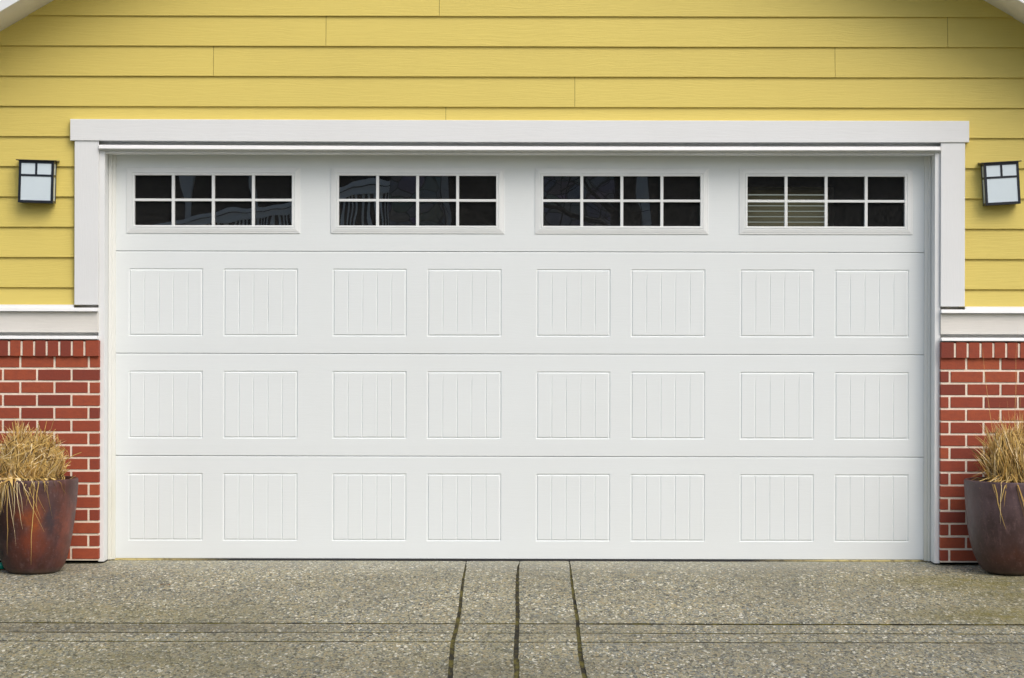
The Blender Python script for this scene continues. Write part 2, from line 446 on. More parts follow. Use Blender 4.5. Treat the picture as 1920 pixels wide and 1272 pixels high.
fs.append([6,5,4,3,2,1,0]); fs.append([n*7+j for j in range(7)])
s.add(vs,fs,0,.2); s.build('drip_flashing',M_flash,house)

# jambs (run down to the drive) and stops
YJ=-.155
for side in (0,1):
    s=MB()
    if side==0: xa,xb=X(184.5,YJ),X(195.8,YJ)
    else:       xa,xb=X(1752.6,YJ),X(1763.2,YJ)
    zb=Z(1055.0,YJ)
    zt=Z(285.6,YJ)
    s.box(xa,xb,YJ,.09,zb,zt,.003,0,.6+side*.1)
    s.build('door_jamb',M_trimv,house)
    s=MB()
    if side==0: a,b_=X(195.8,YJ)+.001,X(216.5,-.02)
    else:       a,b_=X(1733.5,-.02),X(1752.6,YJ)-.001
    zt=Z(289.4,-.03)
    s.box(a,b_,-.004,.0,.012,zt,0,0,.2)
    if side==0:
        s.box(a,X(209.3,-.034),-.034,-.005,.005,zt,.002,0,.3); s.box(X(209.4,-.02),b_,-.016,-.005,.006,zt-.002,.003,0,.3)
    else:
        s.box(X(1740.6,-.034),b_,-.034,-.005,.005,zt,.002,0,.3); s.box(a,X(1740.5,-.02),-.016,-.005,.006,zt-.002,.003,0,.3)
    s.build('weather_stop',M_stop,house)
s=MB(); s.box(X(210,-.03),X(1740,-.03),-.030,-.002,Z(291.6,-.03),Z(287.6,-.03),.003,0,.3); s.build('weather_stop',M_stop,house)

# band board, caps and flashing over the brick
BE=.0
for side in (0,1):
    ex=lambda px,y: X(px,y)
    a,b_=((-HW,ex(184.2,-.17)) if side==0 else (ex(1763.6,-.17),HW))
    yy=-.200
    s=MB(); s.box(*( (-HW,X(139,YS)) if side==0 else (X(1809,YS),HW)),-.162,-.14,Z(581,YS),Z(573.4,YS),0)
    s.prism([(-.06,Z(579.6,-.06)),(yy+.010,Z(579.0,yy)),(yy+.004,Z(580.0,yy)),(yy,Z(584.6,yy)),(yy,Z(585.6,yy)),(-.170,Z(586.4,-.17)),(-.06,Z(586,-.06))],a,b_,'x')
    s.build('ledge_cap',M_flash,house)
    s=MB(); s.box(a,b_,-.11,-.10,Z(584,-.1),Z(570,-.1),0,0,.5); s.box(a,b_,-.172,-.10,Z(625.4,-.172),Z(587.0,-.172),.002,0,random.random()); s.build('band_board',M_band,house)
    s=MB(); s.box(a,b_,-.112,-.05,Z(640,-.06),Z(622,-.06),0,0,.3)
    yy=-.214
    s.prism([(-.113,Z(631.6,-.11)),(yy+.010,Z(631.8,yy)),(yy+.004,Z(632.8,yy)),(yy,Z(636.8,yy)),(yy,Z(637.8,yy)),(yy+.004,Z(638.4,yy)),(-.113,Z(638.0,-.11))],a,b_,'x')
    s.build('brick_flashing',M_flash,house)

# brick piers
YB=-.190
def brickwall(side):
    s=MB(); sc=(D+YB)/F
    J=.0061       # half joint
    inner = X(186.2,YB) if side==0 else X(1764.0,YB)
    outer = -HW if side==0 else HW
    x0,x1=min(inner,outer),max(inner,outer)
    cp=64.2*sc; zc=[Z(694-1+ (1 if side else 0)*.4 + 23.93*i,YB) for i in range(0,16)]
    zrow_top=Z(640.6,YB)
    # mortar core
    s.box(x0+.003,x1-.003,YB+.0045,.0,zc[15]-.003,zrow_top-.004,0,1,.5)
    s.box(x0+.003,x1-.003,YB-.0125,YB+.0045,Z(670,YB)+.004,zrow_top-.006,0,1,.5)
    # rowlock course
    first = X(18,YB) if side==0 else X(1789.8,YB)
    step=23.55*sc if side==0 else 24.0*sc
    js=[]; 
    kk=-400
    while kk<400:
        j=first+kk*step
        if x0+.02<j<x1-.02: js.append(j)
        kk+=1
    cuts=[x0]+js+[x1]
    yr=YB-.018
    for i in range(len(cuts)-1):
        a=cuts[i]+(J if i else 0); b_=cuts[i+1]-(J if i<len(cuts)-2 else 0)
        dy=random.uniform(-.0012,.0012); dz=random.uniform(-.001,.001)
        s.box(a,b_,yr+dy,-.06,Z(670.3,YB)+dz,zrow_top+dz,.003,0,random.random())
    # stretcher courses
    tops=[Z(671.6,YB)]+zc[:15]
    for r in range(16):
        zt=tops[r]-(J if r else -.01); zb=zc[r]+J
        base=(38 if r%2==0 else 5.7) if side==0 else (1812.2 if r%2==0 else 1780.9)
        js=[]
        for kk in range(-60,60):
            j=X(base,YB)+kk*cp+random.uniform(-.001,.001)
            if x0+.018<j<x1-.018: js.append(j)
        cuts=[x0]+js+[x1]
        for i in range(len(cuts)-1):
            a=cuts[i]+(J if i else 0); b_=cuts[i+1]-(J if i<len(cuts)-2 else 0)
            q=random.uniform(-.0007,.0007)
            s.box(a,b_,YB+random.uniform(-.001,.001),-.05,zb+q,zt+q,.0022,0,random.random())
    s.build('brick_wall',[M_brick,M_mortar],house)
brickwall(0); brickwall(1)
for side in (0,1):
    s=MB(); a,b_=((-HW,X(204,0)) if side==0 else (X(1745,0),HW))
    s.box(a,b_,-.115,.10,-.3,Z(1053,YB)+.012,0,0,.5); s.build('foundation',M_found,house)

# roof: soffits, rake boards, shingles
OV=.45; TH=.20
for sg in (-1,1):
    ux=math.cos(math.atan(SL)); uz=-math.sin(math.atan(SL))
    Ln=(HW+.45)/ux
    def pt(l,y,n): # l along slope, n normal offset
        return (AX+sg*(l*ux+n*math.sin(math.atan(SL))), y, AZ+l*uz+n*ux)
    def slab(mb,l0,l1,y0,y1,n0,n1,m=0,r=.5):
        vs=[pt(l,y,n) for y in (y0,y1) for (l,n) in ((l0,n0),(l1,n0),(l1,n1),(l0,n1))]
        fs=[[0,1,2,3],[7,6,5,4],[0,4,5,1],[1,5,6,2],[2,6,7,3],[3,7,4,0]]
        if sg>0: fs=[f[::-1] for f in fs]
        mb.add(vs,fs,m,r)
    s=MB(); slab(s,.02,Ln,YS-OV,YS+.03,0,.018); s.build('soffit',M_soffit,house)
    s=MB(); slab(s,.0,Ln,YS-OV-.022,YS-OV-.002,-.004,TH); slab(s,.0,Ln,YS-OV-.040,YS-OV-.024,TH*.62,TH+.01); s.build('rake_board',M_trim,house)
    s=MB(); slab(s,-.02,Ln+.03,YS-OV-.06,6.4,TH+.012,TH+.03); slab(s,.0,Ln,YS+.04,6.3,.0,.02); s.build('roof',M_roof,house)

# dark garage interior with a small window at the back
s=MB()
IX=3.95; IY=6.0; IZ=2.78
wx0,wx1,wz0,wz1=1.93,2.73,1.45,2.57
s.box(-IX-.1,-IX,.0,IY,-.3,IZ,0,0,.3); s.box(IX,IX+.1,.0,IY,-.3,IZ,0,0,.3)
s.box(-IX,IX,.1,IY,IZ,IZ+.1,0,0,.3); s.box(-IX,IX,.1,IY,-.32,-.02,0,0,.3)
for (a,b_,c,d) in ((-IX,wx0,-.3,IZ+.1),(wx1,IX,-.3,IZ+.1),(wx0,wx1,-.3,wz0),(wx0,wx1,wz1,IZ+.1)): s.box(a,b_,IY,IY+.12,c,d,0,0,.3)
s.box(-IX,IX,-.058,.16,Z(284,0),IZ+.6,0,0,.3)
s.build('interior_wall',M_dark,house)
s=MB()
fw=.045
s.box(wx0,wx0+fw,IY-.02,IY+.05,wz0,wz1,0); s.box(wx1-fw,wx1,IY-.02,IY+.05,wz0,wz1,0); s.box(wx0+fw,wx1-fw,IY-.02,IY+.05,wz1-fw,wz1,0); s.box(wx0+fw,wx1-fw,IY-.02,IY+.05,wz0,wz0+fw,0)
s.build('back_window',M_case,house)
bl=empty('window_blind',(2.30,IY-.1,wz1-.02),'olive slatted blind hanging at the back, seen through the far right door window','blind')
sl=MB()
for i in range(24):
    z=-.03-i*.0462
    if z<-1.05: break
    R=Matrix.Translation((0,0,z))@Matrix.Rotation(math.radians(-54),4,'X')
    sl.box(-.36,.375,-.0215,.0215,-.0012,.0012,0,0,random.random(),R)
sl.build('slats',M_blind,bl)
sl=MB()
for x in (-.32,): sl.box(x-.003,x+.003,-.035,-.030,-1.05,0,0)
sl.build('cord',M_black,bl)
sl=MB(); sl.box(-.365,.38,-.03,.03,-.01,.012,.003); sl.build('headrail',M_blind,bl)

# ================================================================== GARAGE DOOR (part of the house)
door=empty('garage_door'); door.parent=house
JY=[281.0,472.4,664.2,856.2,1048.9]      # joints, top to bottom
PX=[(241.2,380.8),(418.6,558.6)]
PER=382.0
WP=382.85
DX0,DX1=X(206,0),X(1743,0)
wins=[(252.3+WP*i,546.9+WP*i) for i in range(4)]
WZ=(330.3,424.0)
def section(idx):
    zt=Z(JY[idx],0)-.0012; zb=Z(JY[idx+1],0)+.0012
    xs={DX0,DX1}; zs={zt,zb}
    e=.0022
    zs|={zt-e,zb+e,zt-2*e-.002}
    rings=[]
    if idx>0:
        h=.0068   # half groove width
        hv=.0040
        pz0=Z(504.6+191.9*(idx-1)+.0,0)-h; pz1=Z(631.6+191.8*(idx-1),0)+h-.001
        zs|={pz0-h,pz0,pz0+h,pz1-h,pz1,pz1+h}
        for p in range(4):
            for (a,b_) in PX:
                xa,xb=X(a+PER*p,0)+h,X(b_+PER*p,0)-h
                vg=[xa+(xb-xa)*q/5 for q in range(1,5)]
                xs|={xa-h,xa,xa+h,xb-h,xb,xb+h}
                for v in vg: xs|={v-hv,v,v+hv}
                rings.append((xa,xb,pz1,pz0,vg,h,hv))
    else:
        for (a,b_) in wins: xs|={X(a-1,0),X(b_+1,0)}
        zs|={Z(WZ[0]-1,0),Z(WZ[1]+1,0)}
    # a few extra columns for gentle unevenness
    q=DX0
    while q<DX1: xs.add(q); q+=.11
    xs=sorted(xs); zs=sorted(zs)
    for i in range(5): zs.append(zb+(zt-zb)*(i+.5)/5)
    zs=sorted(set(zs))
    def depth(x,z):
        d=0
        if z>zt-e*.5: d+=.006
        elif z>zt-e*1.5: d+=.0012
        if z<zb+e*.5: d+=.005
        elif z<zb+e*1.5: d+=.001
        for (xa,xb,za,zc_,vg,h,hv) in rings:
            if xa-h*1.01<x<xb+h*1.01 and za-h*1.01<z<zc_+h*1.01:
                ring=0
                # signed distance to the ring line
                dx=min(abs(x-xa),abs(x-xb)); dz=min(abs(z-za),abs(z-zc_))
                inx=xa-1e-6<=x<=xb+1e-6; inz=za-1e-6<=z<=zc_+1e-6
                dd=min(dx if inz else max(dx,dz), dz if inx else max(dx,dz)) if (inx or inz) else max(dx,dz)
                ring=max(0,1-dd/h)
                d+=.0052*ring
                if za+h*.9<z<zc_-h*.9 and not ring:
                    for v in vg:
                        if abs(x-v)<hv: d+=.0034*(1-abs(x-v)/hv)
                if inx and inz and not ring: d+=.0004
        d+=.0009*noise.noise(Vector((x*.9,z*1.6,idx)))
        return d
    s=MB(); vs=[];fs=[]
    nz=len(zs)
    for x in xs:
        for z in zs: vs.append((x,depth(x,z),z))
    for i in range(len(xs)-1):
        for j in range(nz-1):
            cx=(xs[i]+xs[i+1])/2; cz_=(zs[j]+zs[j+1])/2
            if idx==0 and Z(WZ[1]+1,0)<cz_<Z(WZ[0]-1,0) and any(X(a-1,0)<cx<X(b_+1,0) for a,b_ in wins): continue
            p=i*nz+j; fs.append([p,p+nz,p+nz+1,p+1])
    s.add(vs,fs,0,idx*.23+.1)
    # body of the section: return edges and back skin
    if idx==0:
        a_=Z(WZ[1]+1,0); b_=Z(WZ[0]-1,0); y0,y1=.007,.045
        s.box(DX0,DX1,y0,y1,zb,a_-.001,0,0,.2); s.box(DX0,DX1,y0,y1,b_+.001,zt,0,0,.2)
        ed=[DX0]+[q for w in wins for q in (X(w[0]-1,0)-.001,X(w[1]+1,0)+.001)]+[DX1]
        for q in range(0,len(ed),2): s.box(ed[q],ed[q+1],y0,y1,a_-.001,b_+.001,0,0,.2)
    else:
        s.box(DX0,DX1,.0085,.045,zb,zt,0,0,.2)
    o=s.build('door_section',M_door,door)
    return o
for i in range(4): section(i)
s=MB()
# seal, slightly wavy on the concrete
n=80; vs=[];fs=[]
for i in range(n+1):
    xx=DX0+(DX1-DX0)*i/n; w=.0012*noise.noise(Vector((xx*3,0,0)))
    pr=[(.002,.0105),(-.006,.008),(-.0095+w,.002+w),(-.004,-.006),(.03,-.006),(.03,.0105)]
    vs+=[(xx,a,b_) for a,b_ in pr]
for i in range(n):
    for k in range(6):
        p=i*6; q_=(k+1)%6; fs.append([p+k,p+q_,p+6+q_,p+6+k])
s.add(vs,fs,0,.5); s.build('bottom_seal',M_seal,door)

def ringloft(s,rects,r=.5):
    vs=[];fs=[]
    for (x0,x1,z0,z1,y) in rects: vs+=[(x0,y,z0),(x1,y,z0),(x1,y,z1),(x0,y,z1)]
    for i in range(len(rects)-1):
        for k in range(4):
            a=i*4+k; b_=i*4+(k+1)%4; fs.append([a,b_,b_+4,a+4])
    s.add(vs,fs,0,r)
for i,(a,b_) in enumerate(wins):
    s=MB()
    def R(d,y): return (X(a-d,0),X(b_+d,0),Z(WZ[1]+d*.98,0),Z(WZ[0]-d*.98,0),y)
    ringloft(s,[R(15.2,.002),R(15.2,-.004),R(14.6,-.0052),R(12.2,-.0058),R(11.4,-.0072),R(6.2,-.0102),R(5.2,-.0102),R(4.6,-.0062),R(4.1,-.0080),R(3.6,-.0105),R(.9,-.0105),R(0,-.0090),R(0,.016)],.3)
    pw=(b_-a-3*5.6)/4
    for q in range(1,4):
        c=a+q*pw+(q-1)*5.6
        s.box(X(c,0),X(c+5.6,0),-.0090,.010,Z(WZ[1],0),Z(WZ[0],0),.0016,0,.3)
    zm=(WZ[0]+WZ[1])/2-.6
    for q in range(4):
        c0=a+q*(pw+5.6)
        s.box(X(c0-.2,0),X(c0+pw+.2,0),-.0082,.010,Z(zm+2.4,0),Z(zm-2.4,0),.0016,0,.3)
    fr=s.build('window_frame',M_vinyl,door)
    s=MB(); s.add([(X(a-2,0),.0135,Z(WZ[1]+2,0)),(X(b_+2,0),.0135,Z(WZ[1]+2,0)),(X(b_+2,0),.0135,Z(WZ[0]-2,0)),(X(a-2,0),.0135,Z(WZ[0]-2,0))],[[0,1,2,3]])
    g_=s.build('window_pane',M_glass,door)

# ================================================================== WALL LAMPS
def lamp(px,py,rot,label):
    """px,py: centre of the lamp's front in the picture"""
    yb=YS-.002; dp=.088
    yf=yb-dp
    px,py=unroll(px,py)
    o=empty('wall_lamp',(X(px,yf),yb,Z(py,yf)),label,'lamp','wall lamps beside the garage door')
    W=.1025; H=.1230; t=.0145
    m=MB()
    # front frame
    for (x0,x1,z0,z1) in ((-W,-W+t,-H,H),(W-t,W,-H,H)): m.box(x0,x1,-dp,-dp+t,z0,z1,.0008)
    zbar=.0375
    for (z0,z1) in ((-H,-H+t),(H-t,H),(zbar-t*.42,zbar+t*.42)): m.box(-W+t,W-t,-dp,-dp+t*.9,z0,z1,.0006)
    m.box(-t*.42,t*.42,-dp,-dp+t*.9,zbar+t*.45,H-t,.0006)
    # side frames
    for sg in (-1,1):
        a=sg*W; b2=sg*(W-t*.8); lo,hi=min(a,b2),max(a,b2)
        m.box(lo,hi,-.010,-.0005,-H,H,.0006)
        for (z0,z1) in ((-H,-H+t),(H-t,H),(zbar-t*.42,zbar+t*.42)): m.box(lo,hi,-dp+t,-.010,z0,z1,.0006)
    # back plate and floor
    m.box(-W+t*.8,W-t*.8,-.006,-.0005,-H,H,0); m.box(-W+t*.8,W-t*.8,-dp+t,-.006,-H,-H+.004,0)
    m.build('frame',M_metal,o)
    m=MB(); i_=.0035
    m.box(-W+i_,W-i_,-dp+i_,-.0065,-H+.005,H-.001,.001); m.build('glass',M_frost,o)
    m=MB(); cw=W+.016
    m.prism([(-dp-.012,H),(-dp-.012,H+.0045),(-.004,H+.0105),(-.0005,H+.0105),(-.0005,H)],-cw,cw,'x')
    m.build('cap',M_capm,o)
    o.rotation_euler=(0,rot,0)
    return o
lamp(67.3,341,math.radians(1.5),'black framed lantern with frosted panes hanging nearly level on the yellow wall')
lamp(1879.2,344.4,math.radians(-3.3),'black framed lantern with frosted panes hanging visibly crooked on the yellow wall')

# ================================================================== DRIVEWAY
def drive():
    s=MB()
    # tooled joints that run towards the street (picture measurements)
    cr=[[(520,158,5),(519,185,8),(497,300,14),(480,430,17),(468,560,19),(455,640,22),(432,740,22),(405,850,24),(397,960,26),(390,1050,26),(384,1152,28)],
        [(980,158,3),(968,190,10),(960,300,18),(958,430,20),(962,560,22),(962,640,22),(958,740,24),(952,850,26),(948,960,28),(954,1050,30),(956,1152,30)],
        [(1406,158,5),(1414,200,8),(1426,320,14),(1440,430,16),(1458,540,18),(1475,650,20),(1480,740,22),(1490,830,22),(1500,950,26),(1520,1060,26),(1542,1152,28)]]
    cracks=[]
    for c in cr:
        pts=[]
        for (u,v,w) in c:
            p=ground_pt(760+u/4.571,1020+v/4.571)
            pts.append((-p[1],p[0],w/4.571*(D+p[1])/F*.80))
        a,b_=pts[-2],pts[-1]
        slope=(pts[-1][1]-pts[0][1])/(pts[-1][0]-pts[0][0])
        for q in range(1,14): pts.append((b_[0]+q*.45,b_[1]+slope*q*.45+random.uniform(-.004,.004),b_[2]))
        cracks.append(pts)
    def crack(i,t):
        p=cracks[i]
        if t<=p[0][0]: return p[0][1],p[0][2]
        for a,b_ in zip(p,p[1:]):
            if t<=b_[0]:
                u=(t-a[0])/(b_[0]-a[0]); 
                x=a[1]+(b_[1]-a[1])*u+.0018*noise.noise(Vector((t*9,i*7,0)))
                w=max(.0012,(a[2]+(b_[2]-a[2])*u)*(1+.35*noise.noise(Vector((t*14,i*5,2)))))
                return x,w
        return p[-1][1],p[-1][2]
    T=[ground_pt(960,q)[1]*-1 for q in (1169.5,1186.8,1203.6)]
    halfw=[.017,.0095,.010]
    rows=[(-.02,None)]
    def edge_t(j,x,sd):   # joint j (0..2), sd -1 near door, +1 far
        # far right part of the first joint is the widest, the left of it is faint
        k=(1.15 if x>.35 else .75) if j==0 else (1.0 if x>.6 or x<-1.2 else .7)
        if j==2: k=.95
        w=halfw[j]*k*(1+.6*noise.noise(Vector((x*7,j*3,5))))
        return T[j]+.0035*noise.noise(Vector((x*2.2,j*9,1)))+sd*max(.0006,w)
    XL,XR=-3.35,3.35
    bands=[(lambda x:-.03, lambda x:edge_t(0,x,-1)),(lambda x:edge_t(0,x,1),lambda x:edge_t(1,x,-1)),
           (lambda x:edge_t(1,x,1),lambda x:edge_t(2,x,-1)),(lambda x:edge_t(2,x,1),lambda x:9.0)]
    cols=[(None,0),(0,1),(1,2),(2,None)]
    for bi,(t0f,t1f) in enumerate(bands):
        nv={0:60,1:8,2:8,3:110}[bi]
        for (l,r) in cols:
            nu=90 if (l is None or r is None) else 12
            vs=[];fs=[]
            for j in range(nv+1):
                for i in range(nu+1):
                    u=i/nu; v=j/nv
                    # approximate t first, then x on the wavy joint
                    xg=(XL if l is None else crack(l,1)[0])*(1-u)+(XR if r is None else crack(r,1)[0])*u
                    t=t0f(xg)*(1-v)+t1f(xg)*v
                    xl=XL if l is None else (lambda q:q[0]+q[1])(crack(l,t))
                    xr=XR if r is None else (lambda q:q[0]-q[1])(crack(r,t))
                    x=xl*(1-u)+xr*u
                    z=gz(t)+.0016*noise.noise(Vector((x*1.3,t*1.3,0)))
                    # rounded arris
                    ed=min((i if l is not None else 9),(nu-i if r is not None else 9)); ej=min(j if bi>0 else 9,(nv-j) if bi<3 else 9)
                    if ed==0 or ej==0: z-=.0015
                    vs.append((x,-t,z))
            W=nu+1
            for j in range(nv):
                for i in range(nu):
                    p=j*W+i; fs.append([p,p+W,p+W+1,p+1])
            # skirts
            base=len(vs)
            loop=[i for i in range(W)]+[j*W+nu for j in range(1,nv+1)]+[nv*W+i for i in range(nu-1,-1,-1)]+[j*W for j in range(nv-1,0,-1)]
            for q in loop: x,y,z=vs[q]; vs.append((x,y,z-.05))
            m_=len(loop)
            for q in range(m_):
                a=loop[q]; b2=loop[(q+1)%m_]; fs.append([a,b2,base+(q+1)%m_,base+q])
            nf=len(fs)-m_; s.add(vs,fs[:nf],0,.5); b0=len(s.v)-len(vs)
            for f in fs[nf:]: s.f.append(tuple(b0+i for i in f)); s.m.append(1); s.r.append(.5)
    o=s.build('driveway',[M_conc,M_moss],kind='structure')
    # moss and dirt lying in the joints
    s=MB(); vs=[];fs=[]; nt_=70
    for j in range(nt_+1):
        t=-.03+9.0*(j/nt_)**1.6
        for x in (XL+.01,-.6,0,.6,XR-.01): vs.append((x,-t,gz(t)-.0075))
    for j in range(nt_):
        for i in range(4): p=j*5+i; fs.append([p,p+5,p+6,p+1])
    s.add(vs,fs,0,.5); o2=s.build('joint_moss',M_moss,kind='stuff')
    o2['label']='olive moss and dirt filling the joints of the concrete drive'; o2['category']='moss'
drive()

# lawn and street round about
def m_lawn():
    m,nt,b=mat('lawn'); g=N(nt)
    c=g.ramp(g.noise(g.co(),6,6,.7),[(.3,(.030,.045,.014)),(.6,(.060,.085,.025)),(.8,(.10,.10,.04))])
    g.l(c,b.inputs['Base Color']); b.inputs['Roughness'].default_value=.9; g.bump(g.noise(g.co(),40,5,.8),1,.03,b); return m
M_lawn=m_lawn()
s=MB(); E=400; 
ys=[E,.1,0,-.7,-9,-E]
vs=[];fs=[]
for y in ys:
    z=(gz(max(0,-y)) if y>-9.1 else gz(9))-.062
    for x in (-E,-6,-3.3,3.3,6,E): vs.append((x,y,z))
for j in range(len(ys)-1):
    for i in range(5): p=j*6+i; fs.append([p,p+6,p+7,p+1])
s.add(vs,fs); s.build('ground',M_lawn,kind='structure')
M_asph=plain('asphalt',(.05,.05,.052),.9,nscale=60,var=.4,bump=.5)
s=MB(); zg=gz(9)-.062; s.add([(-200,-9.6,zg+.01),(200,-9.6,zg+.01),(200,-17.5,zg+.01),(-200,-17.5,zg+.01)],[[3,2,1,0]]); s.build('street',M_asph,kind='structure')
s=MB(); s.box(-200,200,-9.6,-9.0,zg-.1,zg+.062,.01); s.build('pavement',plain('kerb_concrete',(.32,.31,.29),.9,nscale=30,var=.2),kind='structure')

# ================================================================== PLANTERS AND DRY GRASS
def planter(name_label, cx, cyd, prof, ri, M_, soil_z):
    o=empty('planter',(cx,cyd,gz(-cyd)),name_label,'planter','glazed planters beside the garage door')
    s=MB(); n=72; vs=[];fs=[]
    full=list(prof)
    for k,(r,z) in enumerate(full):
        for i in range(n):
            a=2*PI*i/n; w=1+.004*math.sin(2*a+z*3)+.003*noise.noise(Vector((math.cos(a)*2,math.sin(a)*2,z*6)))
            vs.append((r*w*math.cos(a),r*w*math.sin(a),z+.0015*noise.noise(Vector((math.cos(a),math.sin(a),z*5)))))
    for k in range(len(full)-1):
        for i in range(n): a=k*n+i; b_=k*n+(i+1)%n; fs.append([a,b_,b_+n,a+n])
    fs.append(list(range(n))[::-1])
    s.add(vs,fs); s.build('pot_body',M_,o,smooth=True)
    s=MB(); vs=[(0,0,soil_z+.015)];fs=[]
    for i in range(n): a=2*PI*i/n; vs.append((ri*math.cos(a),ri*math.sin(a),soil_z))
    for i in range(n): fs.append([0,1+i,1+(i+1)%n])
    s.add(vs,fs); s.build('soil',M_soil,o,smooth=True)
    return o
def profile(pts, base_px, scale):   # pts: (radius px, picture y) from the rim down
    out=[]
    zb=base_px
    for (r,py) in reversed(pts): out.append((r/scale,(zb-py)/scale))
    return out
CL=(ground_pt(64,1078)[0],-.505); 
scl=F/(D+CL[1])
pl=[(82,901),(81.9,909.7),(80.6,925.8),(79.2,943),(77.2,960.5),(74.8,981),(72,1000),(68.2,1022),(62.2,1046),(57,1059.5),(53.0,1066.5),(49,1071),(44,1073.5),(20,1073.5)]
pr=profile(pl,1073.5,scl)
H=pr[-1][1]
pr+=[(pr[-1][0]-.002,H+.006),(pr[-1][0]-.008,H+.010),(pr[-1][0]-.017,H+.009),(pr[-1][0]-.022,H+.003),(pr[-1][0]-.026,H-.02),(pr[-1][0]-.034,H-.09)]
potL=planter('rust streaked brown glazed pot in front of the brick, a garden hose behind it',X(64,CL[1]),CL[1],pr,pr[-1][0]-.003+.008,M_potL,H-.065)
CRy=-.478
scr=F/(D+CRy)
kx=88
pl=[(kx,901),(kx-.6,915),(kx-1.6,930),(kx-3.4,955),(kx-6.3,986),(kx-10.4,1011),(kx-17,1035),(kx-25,1053),(kx-33,1065),(kx-40,1070.5),(kx-48,1073),(25,1073)]
pr2=profile(pl,1073,scr); H2=pr2[-1][1]
pr2+=[(pr2[-1][0]-.002,H2+.006),(pr2[-1][0]-.008,H2+.010),(pr2[-1][0]-.019,H2+.009),(pr2[-1][0]-.024,H2+.003),(pr2[-1][0]-.028,H2-.02),(pr2[-1][0]-.036,H2-.09)]
potR=planter('plain plum brown glazed pot standing on the mossy edge of the drive',X(1809.6+kx,CRy),CRy,pr2,pr2[-1][0]+.006,M_potR,H2-.06)

def ribbon(s, pts, w, r, side=None):
    """thin folded leaf along a polyline"""
    m=len(pts); pts=[Vector(q) for q in pts]
    d=(pts[-1]-pts[0]).normalized()
    side=d.cross(Vector((random.gauss(0,.5),-1,random.gauss(0,.5))))
    if side.length<.1: side=Vector((1,0,.1))
    side.normalize(); vs=[];fs=[]
    for i,q in enumerate(pts):
        u=i/(m-1); ww=w*(.6+.4*min(1,u*4))*(1 if u<.5 else max(.12,1-((u-.5)/.5)**1.7))*.5
        t=(pts[min(i+1,m-1)]-pts[max(i-1,0)]).normalized()
        sd=(side-t*side.dot(t))
        if sd.length<.05: sd=Vector((1,0,0))-t*t.x
        sd.normalize(); nn=t.cross(sd)
        vs+=[q-sd*ww+nn*ww*.45,q,q+sd*ww+nn*ww*.45]
    for i in range(m-1):
        a=i*3; fs+=[[a,a+3,a+4,a+1],[a+1,a+4,a+5,a+2]]
    s.add(vs,fs,0,r)
def cr(lo=.5,sp=.34): return min(1,max(0,random.gauss(lo,sp)))
def dome(th,az,Rd,Hd,H,e1,e2,off=0):
    """point of the heap: th 0 at the top, pi/2 where it meets the pot"""
    q=max(1e-4,min(th,PI/2)); lump=1+.26*noise.noise(Vector((math.cos(az)*2.4+3,math.sin(az)*2.4,th*2.2)))
    r=Rd*math.sin(q)**e1*lump+off; z=H+Hd*max(0,math.cos(q))**e2*lump+off*.6
    return Vector((r*math.cos(az),r*math.sin(az),z))
def thatch(s,n,Rd,Hd,H,R,e1,e2,swirl,bias,lens,w,hang,drop):
    """broken leaves lying over each other down the sides of the heap; some run on over the rim"""
    for i in range(n):
        az=random.uniform(0,2*PI); th=random.uniform(.0,1.45)
        L=random.uniform(*lens); seg=8; da=random.gauss(bias,swirl)/max(.35,math.sin(max(th,.3))); off=random.gauss(-.018,.026)
        pts=[]; flick=random.random()
        dth=L/ (.5*(Rd+Hd))/seg; a_=az; t_=th; over=False; last=None
        canhang=random.random()<hang(az)
        for k in range(seg+1):
            if t_<PI/2:
                q=dome(t_,a_,Rd,Hd,H,e1,e2,off)
            else:
                if not canhang: break
                ex=(t_-PI/2)/dth
                rr=min(R+.012+.004*math.sin(i), Rd+ (R+.012-Rd)*min(1,ex*.7)); 
                zz=H+.022-.004*ex if rr<R else H+.012-(L/seg)*(ex-1.2)*drop
                rr2=rr-(max(0,H-zz))*.06
                q=Vector(((rr2+.003*(i%5))*math.cos(a_),(rr2+.003*(i%5))*math.sin(a_),zz))
            q+=Vector((random.gauss(0,.0022),random.gauss(0,.0022),random.gauss(0,.0022)))
            pts.append(q); t_+=dth; a_+=da*L/seg*2.2
            da+=random.gauss(0,.10)
        if len(pts)<4: continue
        if flick<.25:   # the tip has sprung away from the heap
            e=pts[-1]; o_=Vector((e.x,e.y,0)); 
            if o_.length>.01: 
                o_.normalize()
                for k in range(1,4): pts[-k]=pts[-k]+o_*.018*(4-k)/3+Vector((0,0,.010*(4-k)/3))
        ribbon(s,pts,random.uniform(*w),cr())
def spike(s,x,y,z,dx,dy,L,w,bend=.1,r=None,seg=8,kink=None):
    d=Vector((dx,dy,1)).normalized(); p=Vector((x,y,z)); pts=[p.copy()]
    c=Vector((random.gauss(0,bend),random.gauss(0,bend),0))
    if kink: kk=random.randint(3,seg-2)
    for i in range(seg):
        if kink and i==kk: d=(d*.5+Vector((random.gauss(0,.8),random.gauss(-.3,.5),kink))).normalized()
        d=(d+c/seg*(1+i/seg)+Vector((random.gauss(0,.035),random.gauss(0,.035),0))).normalized(); p=p+d*L/seg; pts.append(p.copy())
    ribbon(s,pts,w,cr(.6) if r is None else r)

